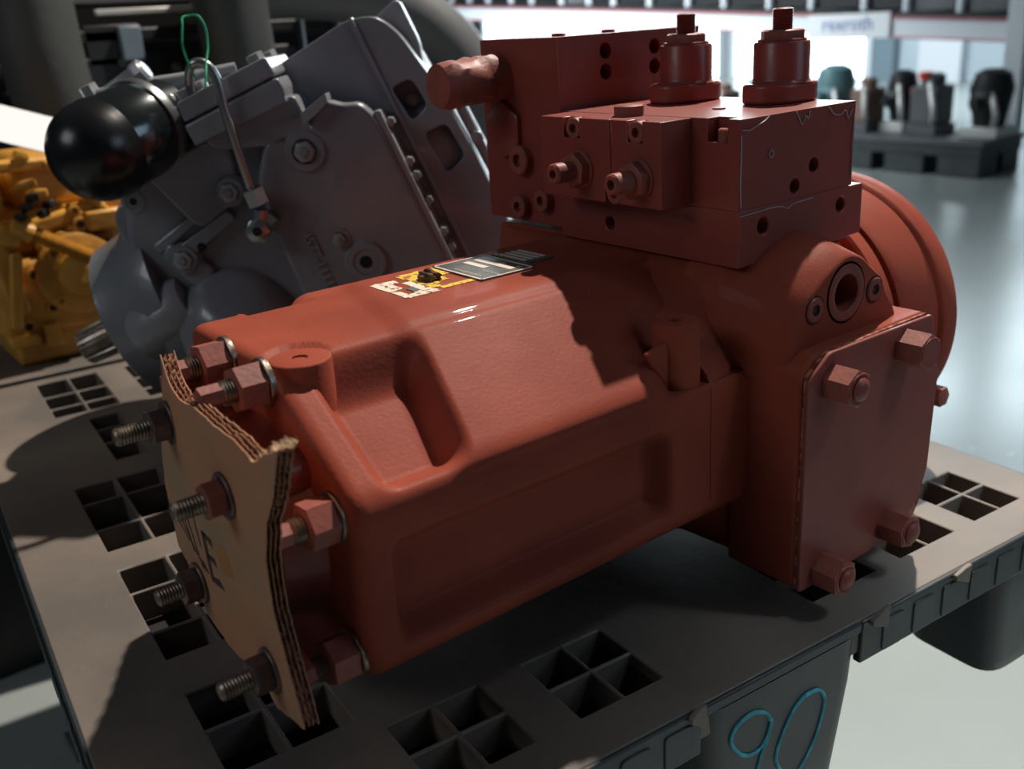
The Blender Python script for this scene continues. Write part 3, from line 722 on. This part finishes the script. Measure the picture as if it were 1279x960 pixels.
# left body
body2 = gp('control_housing', [(-.165, .195), (-.118, .218), (-.048, .212), (.045, .204), (.055, .10), (.035, .032), (-.025, -.14), (-.20, -.12), (-.238, -.02), (-.225, .08)], -.2, .0, GREY, .012, .02)
gp('cast_shoulder', [(-.125, .205), (-.10, .12), (-.085, .108), (-.065, .115), (-.03, .124), (.0, .205)], -.02, .012, GREY, .006, .014, body2)
gp('cast_rib', [(-.165, .118), (-.07, .140), (-.068, .128), (-.16, .102)], -.02, .010, GREY, .005, .006, body2)
gp('cast_rib', [(-.150, .10), (-.05, .118), (-.046, .104), (-.135, .082)], -.02, .016, GREY, .004, .005, body2)
gp('gusset', [(-.16, .10), (-.140, .115), (-.105, .06), (-.12, .03), (-.145, .05)], -.02, .014, GREY, .005, .01, body2)
dk = gp('valley', [(-.12, .03), (-.02, .095), (.0, .02), (-.02, -.12), (-.1, -.12)], -.03, -.002, GREY, .01, .02, body2)
# cast lump and cone in the lower left
part('cast_sleeve', lathe((-.245, .015, -.0), (1, .15, 0), [(0, .034), (.012, .042), (.08, .046), (.09, .040)], 40), GREYL, body2, T=GT)
part('cast_cone', lathe((-.12, -.03, -.01), (.3, .55, .6), [(0, .085), (.04, .078), (.075, .045), (.08, .03)], 40), GREY, body2, T=GT)
# cover with boss bolts
cover2 = gp('side_cover', [(-.008, .058), (.005, .135), (.036, .172), (.060, .180), (.093, .166), (.110, .180), (.130, .189), (.150, .173), (.168, .168), (.179, .145), (.180, .118), (.181, -.06), (.180, -.2), (-.03, -.2)], -.005, .030, GREY, .007, .012)
gp('cover_lip', [(.178, .150), (.186, .148), (.187, -.2), (.179, -.2)], -.03, .026, GREYL, .002, .002, cover2)
for v in (.129, .075, .055, .02, -.025, -.048): part('bolt', hexp((.190, v, -.018), (0, 0, 1), .0065, .034), GREYL, cover2, T=GT)
gp('gasket_tab', [(.095, .172), (.112, .176), (.135, .184), (.137, .194), (.098, .186)], -.01, .045, GREYL, .002, .002, cover2)
def boss(u, v, w_, r, h, par, hexr=0, hole=0):
    b = part('boss', lathe((u, v, w_), (0, 0, 1), [(0, r*1.15), (h*.6, r), (h, r*.94), (h, r*.62), (h-.004, r*.6)], 40), GREY, par, T=GT)
    if hexr: part('bolt', hexp((u, v, w_+h-.004), (0, 0, 1), hexr, .010, .3), GREYL, b, T=GT); part('bolt_dimple', lathe((u, v, w_+h+.006), (0, 0, 1), [(0, hexr*.5), (.003, hexr*.35)], 20), GREY, b, T=GT)
    if hole: part('bore', lathe((u, v, w_+h-.0035), (0, 0, 1), [(0, r*.62), (.002, r*.6), (.002, hole), (.0005, hole*.9)], 28), GREY, b, T=GT); part('bore_mouth', cyl((u, v, w_+h-.002), (0, 0, 1), hole*.92, .0012, 20), HOLE, b, T=GT)
boss(.079, .143, .026, .026, .008, cover2, hexr=.0135)
boss(.0835, -.0145, .026, .027, .010, cover2, hole=.0085)
boss(.0655, .0265, .024, .015, .008, cover2, hexr=.009)
boss(-.034, .1375, .010, .019, .014, body2, hexr=.0125)
boss(-.133, .086, .006, .019, .014, body2, hexr=.0125)
boss(-.158, .178, -.01, .016, .012, body2, hole=.005)
part('oil_hole', cyl((-.104, .0905, .0145), (0, 0, 1), .006, .002, 20), HOLE, body2, T=GT)
Tt = GT @ Matrix.Translation((.028, .010, .0312)) @ Matrix.Rotation(-PI/2-.08, 4, 'Z')
part('cast_number', text_mesh('4577-11117', .0185, .0022), GREYL, cover2, T=Tt)
# port block with two stacked layers and bolts
pb = gp('port_block', [(-.036, .205), (.090, .204), (.096, .222), (.094, .235), (-.036, .232)], -.10, .050, GREY, .004, .004)
pb2 = gp('port_block', [(-.034, .235), (.094, .238), (.092, .262), (-.030, .260)], -.10, .048, GREY, .004, .004)
gp('port_neck', [(-.02, .19), (.06, .16), (.10, .15), (.10, .21), (-.03, .212)], -.08, .03, GREY, .006, .01, body2)
for u, w_ in ((-.018, .03), (.078, .03), (-.018, -.06), (.078, -.06), (.0, .03)):
    part('bolt', lathe((u, .260, w_), (0, 1, 0), [(0, .011), (.010, .011), (.011, .009), (.011, .005), (.006, .005)], 6 if u > 0 else 24), GREYL, pb2, T=GT)
# pipes and clips behind the block
part('pipe', tube([(-.15, .315, -.05), (-.10, .305, -.05), (-.03, .285, -.06), (.03, .27, -.07)], .008, 12), GREYL, grey, T=GT)
part('pipe', tube([(-.16, .292, -.06), (-.08, .285, -.06), (.0, .275, -.06)], .011, 12), GREY, grey, T=GT)
part('connector', lathe((-.135, .305, -.05), (.9, .15, 0), [(0, .014), (.045, .014), (.05, .017), (.062, .017), (.066, .012)], 8), GREY, grey, T=GT)
part('connector', hexp((-.15, .30, -.05), (0, 1, 0), .012, .03), GREYL, grey, T=GT)
# filter: black ball end, sleeve, ring
fd = Vector((.060, .004, -.100)).normalized(); fc = Vector((-.140, .249, .06))
cap = [( -.060*math.cos(a), .061*math.sin(a)) for a in [i*PI/2/10 for i in range(11)]]+[(.012, .062)]
part('black_cap', lathe(fc, fd, cap, 48), BLK, grey, T=GT, label='glossy black plastic dome cap')
sl = part('sleeve', lathe(fc+fd*.012, fd, [(0, .057), (.004, .0595), (.062, .0595), (.065, .062), (.070, .062), (.072, .055), (.11, .05)], 48), CHR, grey, T=GT, label='shiny black sleeve behind the dome cap')
part('clamp_ring', lathe(fc+fd*.074, fd, [(0, .0625), (.006, .0635), (.012, .0625)], 48), ZINC, sl, T=GT)
part('label', prism(rounded([(-.098, .236), (-.086, .241), (-.083, .222), (-.095, .217)], .002, 2), .040, .0415, 'uv'), mat('small_grey_label', (.16, .16, .17), .5), sl, T=GT) if False else None
part('spring_clip', tube([(-.075, .29, -.01), (-.06, .275, .0), (-.065, .25, .005), (-.05, .235, .0)], .004, 8), GREYL, grey, T=GT)
part('spring_clip', tube([(-.062, .285, -.015), (-.047, .27, -.005), (-.052, .25, .0)], .004, 8), GREYL, grey, T=GT)
# drive end: flange disc, hub and splined shaft
gp('bearing_housing', [(-.20, .17), (-.17, .19), (-.15, -.11), (-.21, -.11)], -.19, -.01, GREY, .012, .02)
part('drive_flange', lathe((-.282, .022, -.1), (1, 0, 0), [(0, .060), (.002, .112), (.006, .118), (.05, .124), (.075, .14), (.10, .142)], 72), GREY, grey, T=GT)
s = 18; bm = bmesh.new(); rg = []
for t, kk in ((-.372, .80), (-.368, .95), (-.33, 1), (-.28, 1)):
    r_ = []
    for i in range(s*4):
        a = 2*PI*i/(s*4); rad = (.0275 if i % 4 in (0, 1) else .0235)*kk; r_.append((t, .022+rad*math.cos(a), -.1+rad*math.sin(a)))
    rg.append(r_)
bm.free(); part('splined_shaft', loft(rg), STEEL, grey, T=GT, smooth=25, label='bare steel splined drive shaft')
# foot under the machine so that it stands on the deck
part('foot', box(.40, .80, 1.16, 1.30, TOP+.001, .06), GREY, grey, bev=.01)
# steel tube with nut and elbow
tb = part('steel_tube', tube([(-.012, .255, .03), (-.004, .272, .05), (.012, .288, .06), (.027, .283, .062), (.031, .262, .062), (.021, .226, .062), (.009, .170, .058), (.0, .126, .054)], .0058, 14), ZINC, grey, T=GT, label='bent zinc-plated steel pipe')
part('union_nut', hexp((.002, .132, .055), (-.10, -1, -.06), .0145, .022, .2, both=True), ZINC, tb, T=GT)
part('elbow', hexp((-.017, .082, .030), (0, 0, 1), .016, .030, .1, both=True), ZINC, tb, T=GT); part('elbow_hole', cyl((-.017, .082, .0585), (0, 0, 1), .006, .002, 20), HOLE, tb, T=GT)
part('elbow_arm', lathe((-.002, .104, .047), (-.6, -1, 0), [(0, .011), (.02, .011)], 20), ZINC, tb, T=GT)
part('elbow_end', hexp((-.010, .083, .042), (1, .4, 0), .012, .02), ZINC, tb, T=GT)
wire = [(.4537,1.2,.4544),(.4457,1.2,.4803),(.4448,1.2,.4964),(.4500,1.205,.5140),(.4533,1.21,.5223),(.462,1.21,.5245),(.4689,1.2,.5233),(.4734,1.195,.5098),(.4708,1.19,.4894),(.4618,1.18,.4719),(.455,1.17,.458),(.450,1.165,.445)]
solo('green_wire_tie', 'thin green wire loop tied round the bent pipe of the grey unit', 'wire', tube(wire, .0014, 8), GREEN)

# ================================================================ YELLOW MACHINE
yel = thing('yellow_gearbox', 'yellow cast unit with white paper on top at far left', 'machine', (.33, 1.97, TOP))
Yb = 1.84
def yb(name, *a, m=YEL, bev=.006, parent=None, rot=0):
    T = None
    if rot:
        c = Vector(((a[0]+a[1])/2, (a[2]+a[3])/2, (a[4]+a[5])/2)); T = Matrix.Translation(c) @ Matrix.Rotation(rot, 4, 'Y') @ Matrix.Translation(-c)
    return part(name, box(*a), m, parent or yel, T=T, bev=bev)
yb('casing', .285, .52, Yb, 2.05, .022, .16, bev=.014); yb('foot', .30, .50, Yb+.01, 2.03, TOP, .03, bev=.008)
yb('foot_lug', .288, .335, Yb-.02, Yb+.03, .015, .034, bev=.004); yb('foot_lug', .345, .372, Yb-.02, Yb+.03, .005, .045, bev=.004)
cv = part('round_cover', lathe((.425, Yb+.002, .122), YN, [(0, .072), (.010, .072), (.014, .066), (.016, .04), (.030, .036), (.034, .03), (.034, .01)], 48), YEL, yel)
for a in (2.3, 3.9): part('bolt', annulus((.425+.058*math.cos(a), Yb-.008, .122+.058*math.sin(a)), YN, .010, .012, .005, .006, 24), YEL, cv)
yb('upper_casing', .24, .54, 1.87, 2.08, .16, .235, bev=.012); yb('beam', .33, .56, Yb+.01, 1.90, .205, .235, bev=.008, rot=-.15); yb('beam', .24, .48, Yb+.02, 1.90, .305, .325, bev=.006, rot=.03)
yb('head', .36, .56, 1.90, 2.05, .23, .33, bev=.02); yb('head', .20, .34, 1.88, 2.05, .22, .31, bev=.015)
yb('bracket', .29, .325, Yb-.02, Yb+.03, .07, .24, bev=.008, rot=-.12); yb('bracket', .305, .325, Yb-.03, Yb, .05, .18, bev=.005, rot=.2)
yb('bracket', .455, .52, Yb-.01, Yb+.05, .19, .225, bev=.006); yb('knuckle', .30, .345, Yb-.03, Yb+.02, .19, .225, bev=.01, rot=.4)
yb('top_knob', .452, .505, 1.85, 1.9, .345, .372, bev=.012)
def spring(p, q, r, n):
    p, q = Vector(p), Vector(q); d = q-p; L = d.length; pr = []
    for i in range(n): pr += [(L*i/n, r*.66), (L*(i+.5)/n, r)]
    return lathe(p, d, pr, 24)
part('spring_rod', spring((.352, Yb-.03, .212), (.445, Yb-.03, .150), .0145, 20), YEL, yel, label='pale yellow coiled spring rod')
part('rod_end', lathe((.33, Yb-.03, .226), (.093, 0, -.062), [(0, .011), (.03, .016), (.034, .016)], 16), YEL, yel)
for i in range(26):
    x_ = random.uniform(.25, .52); z_ = random.uniform(.15, .33)
    if i % 3 == 0: part('plug', annulus((x_, Yb+.035, z_), YN, random.uniform(.009, .015), .035, .006, .008, 20), YEL if i % 2 else YEL, yel)
    elif i % 3 == 1: part('bolt', hexp((x_, Yb+.035, z_), YN, random.uniform(.007, .012), .03, i), YEL, yel)
    else: part('fitting', tube([(x_, Yb+.04, z_), (x_+.01, Yb+.01, z_+.012), (x_+.03, Yb, z_+random.uniform(-.02, .03))], .007, 10, 4), YEL, yel)
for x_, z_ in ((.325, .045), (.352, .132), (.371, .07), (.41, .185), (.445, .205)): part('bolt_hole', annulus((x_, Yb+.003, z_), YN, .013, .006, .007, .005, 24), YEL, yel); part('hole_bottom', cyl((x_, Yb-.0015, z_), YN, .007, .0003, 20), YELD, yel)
for k in range(5): part('dark_valve', lathe((.345+.012*k, Yb-.02, .235+.014*(k % 3)), (.3, -1, .2), [(0, .008), (.02, .007), (.022, .005)], 12), DARK, yel)
# paper lying across the yellow unit
pv = [(.20, 1.73, .470), (.389, 1.80, .3985), (.455, 1.84, .372), (.44, 1.80, .345), (.392, 1.77, .3245), (.20, 1.70, .42)]
PX = [(.285, 1.8, .436), (.362, 1.8, .416), (.442, 1.8, .384), (.425, 1.72, .362), (.383, 1.66, .342), (.20, 1.62, .43)]
bm = bmesh.new(); g = []
for i in range(9):
    for j in range(9):
        s_, t_ = i/8, j/8
        a = Vector((.13, 1.86, .462)).lerp(Vector((.455, 1.90, .366)), s_) if False else None
        far = Vector((.255, 1.86, .458)).lerp(Vector((.470, 1.83, .376)), s_); nr = Vector((.12, 1.66, .452)).lerp(Vector((.393, 1.68, .341)), s_)
        p = far.lerp(nr, t_)+Vector((0, 0, .006*math.sin(PI*s_)*math.sin(PI*t_)*-1)); g.append(bm.verts.new(p))
for i in range(8):
    for j in range(8): bm.faces.new((g[i*9+j], g[(i+1)*9+j], g[(i+1)*9+j+1], g[i*9+j+1]))
pap = solo('paper_sheet', 'white sheet of paper lying on the yellow unit beside the black dome cap', 'paper', bm, PAPER)
md = pap.modifiers.new('s', 'SOLIDIFY'); md.thickness = .0008

# ================================================================ BLACK MACHINE BEHIND (tubes and frame)
blk = thing('black_machine', 'large black engine frame with thick hoses behind the grey unit', 'machine', (.9, 2.6, FZ))
part('frame_panel', box(-.8, 1.78, 2.75, 2.95, FZ, 1.2), DARK, blk, bev=.01)
part('base_frame', box(-.5, 1.7, 2.42, 2.75, FZ, .12), DARK, blk, bev=.01)
part('cross_beam', box(-.3, 1.62, 2.50, 2.60, .500, .530), DARK, blk, bev=.005); part('cross_beam', box(-.3, 1.62, 2.50, 2.62, .40, .47), DARK, blk, bev=.005)
part('pale_strip', box(.735, 1.045, 2.50, 2.512, .560, .574), ALU, blk, bev=.003, label='pale metal strip')
part('upper_beam', box(-.3, 1.62, 2.52, 2.7, .585, .66), HOSEG, blk, bev=.005)
part('grey_bracket', box(.775, .825, 2.48, 2.50, .458, .535), BGREY, blk, bev=.003); part('grey_bracket', box(.70, .83, 2.50, 2.52, .45, .54), DARK, blk, bev=.003)
for x_ in (1.235, .92):
    f = bmesh.new()
    for a in ((x_, x_+.115, .525, .532), (x_, x_+.115, .432, .439)): add_box(f, a[0], a[1], 2.47, 2.50, a[2], a[3])
    add_box(f, x_, x_+.008, 2.47, 2.50, .432, .532); add_box(f, x_+.107, x_+.115, 2.47, 2.50, .432, .532)
    part('box_frame', f, BGREY if x_ > 1 else DARK, blk, bev=.001)
part('thick_hose', tube([(.535, 2.28, .80), (.545, 2.28, .60), (.552, 2.28, .42), (.60, 2.3, .1), (.62, 2.32, -.2), (.64, 2.34, -.85)], .082, 40, 6), HOSE, blk, label='thick dark vertical hose')
part('thick_hose', tube([(.97, 2.28, .80), (.972, 2.28, .60), (.975, 2.28, .42), (.985, 2.3, .1), (.99, 2.32, -.2), (1.0, 2.34, -.85)], .081, 40, 6), HOSE, blk, label='thick dark vertical hose')
part('elbow_duct', tube([(.95, 2.42, .615), (1.18, 2.38, .605), (1.36, 2.34, .575), (1.50, 2.3, .50), (1.585, 2.26, .40), (1.62, 2.24, .28), (1.63, 2.24, .0), (1.63, 2.24, -.2), (1.63, 2.24, -.9)], .078, 40, 8), HOSEG, blk, label='large grey curved duct')
for i in range(14):
    part('bolt', hexp((-.1+i*.125, 2.50, .435+.02*(i % 2)), YN, .012, .012), HOSEG, blk)

# ================================================================ RACK AND MACHINES IN THE HALL
HT = HALL
rack = thing('pallet_rack', 'long white shelving rack with bright beam far behind the pumps', 'rack', (4.35, 4.2, PZ))
def beam(name, y0, z0, y1, z1, h, x0, x1, m, parent):
    bm = bmesh.new(); v = [bm.verts.new(p) for p in ((x0, y0, z0-h), (x1, y0, z0-h), (x1, y1, z1-h), (x0, y1, z1-h), (x0, y0, z0), (x1, y0, z0), (x1, y1, z1), (x0, y1, z1))]
    for f in ((3,2,1,0),(4,5,6,7),(0,1,5,4),(1,2,6,5),(2,3,7,6),(3,0,4,7)): bm.faces.new([v[i] for i in f])
    return part(name, bm, m, parent, bev=.003)
def rz(y): return .365+(y-2.17)*.0575
bmn = beam('beam', 2.05, rz(2.05), 7.4, rz(7.4), .085, 4.28, 4.34, WHITE, rack)
beam('edge_line', 2.05, rz(2.05)+.004, 7.4, rz(7.4)+.004, .008, 4.272, 4.28, PINK, bmn); beam('edge_line', 2.05, rz(2.05)-.08, 7.4, rz(7.4)-.08, .008, 4.272, 4.28, PINK, bmn)
beam('shelf_board', 2.05, rz(2.05)+.02, 7.4, rz(7.4)+.02, .02, 4.3, 5.2, DARK, rack)
for y, hgt in ((2.10, 1.3), (7.3, 1.3)):
    for x_ in (4.25, 5.2): part('upright', box(x_-.03, x_+.03, y-.04, y+.04, PZ, hgt), WHITE, rack, bev=.004)
sg = part('sign', box(4.262, 4.270, 2.70, 3.14, rz(2.9)-.098, rz(2.9)+.012), PAPER, rack, bev=.001, label='white sign on the beam with blue lettering')
T = Matrix.Translation((4.2610, 2.92, rz(2.9)-.035)) @ Matrix(((0, 0, -1, 0), (-1, 0, 0, 0), (0, 1, 0, 0), (0, 0, 0, 1)))
part('sign_lettering', text_mesh('rexroth', .088, .001), BLUET, sg, T=T)
# dark units on the shelf, one by one
rr = random.Random(11); y = 2.22; k = 0
while y < 7.2:
    wd = rr.choice((.16, .2, .24)); z_ = rz(y+wd/2)+.022
    t = thing('stored_unit', 'dark boxed unit standing on the white rack beam', 'crate', (4.55, y+wd/2, z_), group='dark units on the rack beam')
    part('case', box(4.42, 4.70, y, y+wd, z_, z_+rr.uniform(.22, .34)), DARK if rr.random() < .8 else HOSEG, t, bev=.012)
    part('bright_post', cyl((4.40, y+wd+.025, z_), ZP, .018, .3, 12), WHITE, t)
    y += wd+.06; k += 1
# dark pallets with small machines below
def bg_pallet(name, lab, x0, x1, y0, y1, grp=None):
    t = thing(name, lab, 'pallet', ((x0+x1)/2, (y0+y1)/2, PZ), grp)
    part('deck', box(x0, x1, y0, y1, -.085, -.065), HOSEG, t, bev=.004)
    part('skirt', box(x0+.01, x1-.01, y0+.01, y1-.01, -.13, -.085), PALS, t, bev=.004)
    n = 3
    for i in range(n):
        for j in range(2):
            yy = y0+.01+(y1-y0-.20)*i/(n-1); xx = x0+.01 if j == 0 else x1-.2
            part('leg', box(xx, xx+.18, yy, yy+.18, PZ, -.12), PALS, t, bev=.01)
bg_pallet('storage_pallet', 'black pallet under small machines at the right, far floor', 3.82, 4.16, 1.98, 2.66)
bg_pallet('storage_pallet', 'black pallet of small machines just behind the valve block', 3.82, 4.16, 2.685, 3.6)
bg_pallet('storage_pallet', 'black pallet cut by the right picture edge, far floor', 3.75, 4.3, 1.0, 1.72)
def bg_unit(y, x_, wd, h, m, capm, lab, style, name='small_pump'):
    z0 = -.065
    t = thing(name, lab, 'pump', (x_, y, z0))
    part('base', box(x_-.08, x_+.08, y-wd*.45, y+wd*.45, z0, z0+.04), HOSEG if m is not DARK else ALU, t, bev=.006)
    if style == 0:
        part('body', lathe((x_, y, z0+.03), ZP, [(0, wd*.34), (h*.3, wd*.42), (h*.62, wd*.5), (h*.85, wd*.40), (h*.92, wd*.2)], 20), m, t)
        part('flange', lathe((x_-.05, y, z0+h*.55), XN, [(0, wd*.3), (.03, wd*.3), (.04, wd*.12), (.09, wd*.1)], 20), m, t)
    else:
        part('body', box(x_-.07, x_+.07, y-wd*.4, y+wd*.4, z0+.04, z0+h*.75), m, t, bev=.02)
        part('motor', lathe((x_, y, z0+h*.7), ZP, [(0, wd*.32), (h*.2, wd*.32), (h*.24, wd*.2)], 20), m, t)
    if capm: part('cap', lathe((x_-.03, y+wd*.12, z0+h*.85), ZP, [(0, .028), (h*.10, .028), (h*.12, .02)], 16), capm, t); part('cap', lathe((x_-.03, y+wd*.38, z0+h*.62), ZP, [(0, .022), (h*.1, .022)], 16), capm, t) if capm is REDC else None
    part('pipe', tube([(x_-.06, y-wd*.3, z0+.05), (x_-.09, y-wd*.4, z0+h*.4), (x_-.05, y-wd*.1, z0+h*.8)], .012, 8, 4), ALU, t)
bg_unit(2.06, 4.0, .17, .25, DARK, BLUEC, 'black small pump with blue cap on the right far pallet', 0)
bg_unit(2.30, 3.98, .15, .26, HOSEG, REDC, 'grey-brown small pump with bright red caps', 1)
bg_unit(2.48, 4.05, .13, .24, DARK, None, 'small black pump on a pale base', 0)
bg_unit(2.785, 4.0, .18, .27, TEALM, BLUEC, 'teal-grey small pump with blue cap, far behind the valve block', 0)
bg_unit(2.60, 3.98, .11, .24, BROWNM, None, 'brown small pump between the black and the teal-grey ones', 1)
bg_unit(3.25, 4.05, .15, .2, TEALM, None, 'small teal pump seen between the two adjusting studs', 0)
bg_unit(3.48, 4.05, .14, .2, BROWNM, None, 'brown-yellow small pump seen between the adjusting studs', 1)
bg_unit(1.90+.0, 4.3, .11, .23, HOSEG, None, 'dull grey small pump next to the rack upright', 0) if False else None
bg_unit(1.6, 4.05, .16, .22, DARK, None, 'black small pump at the right picture edge', 1)
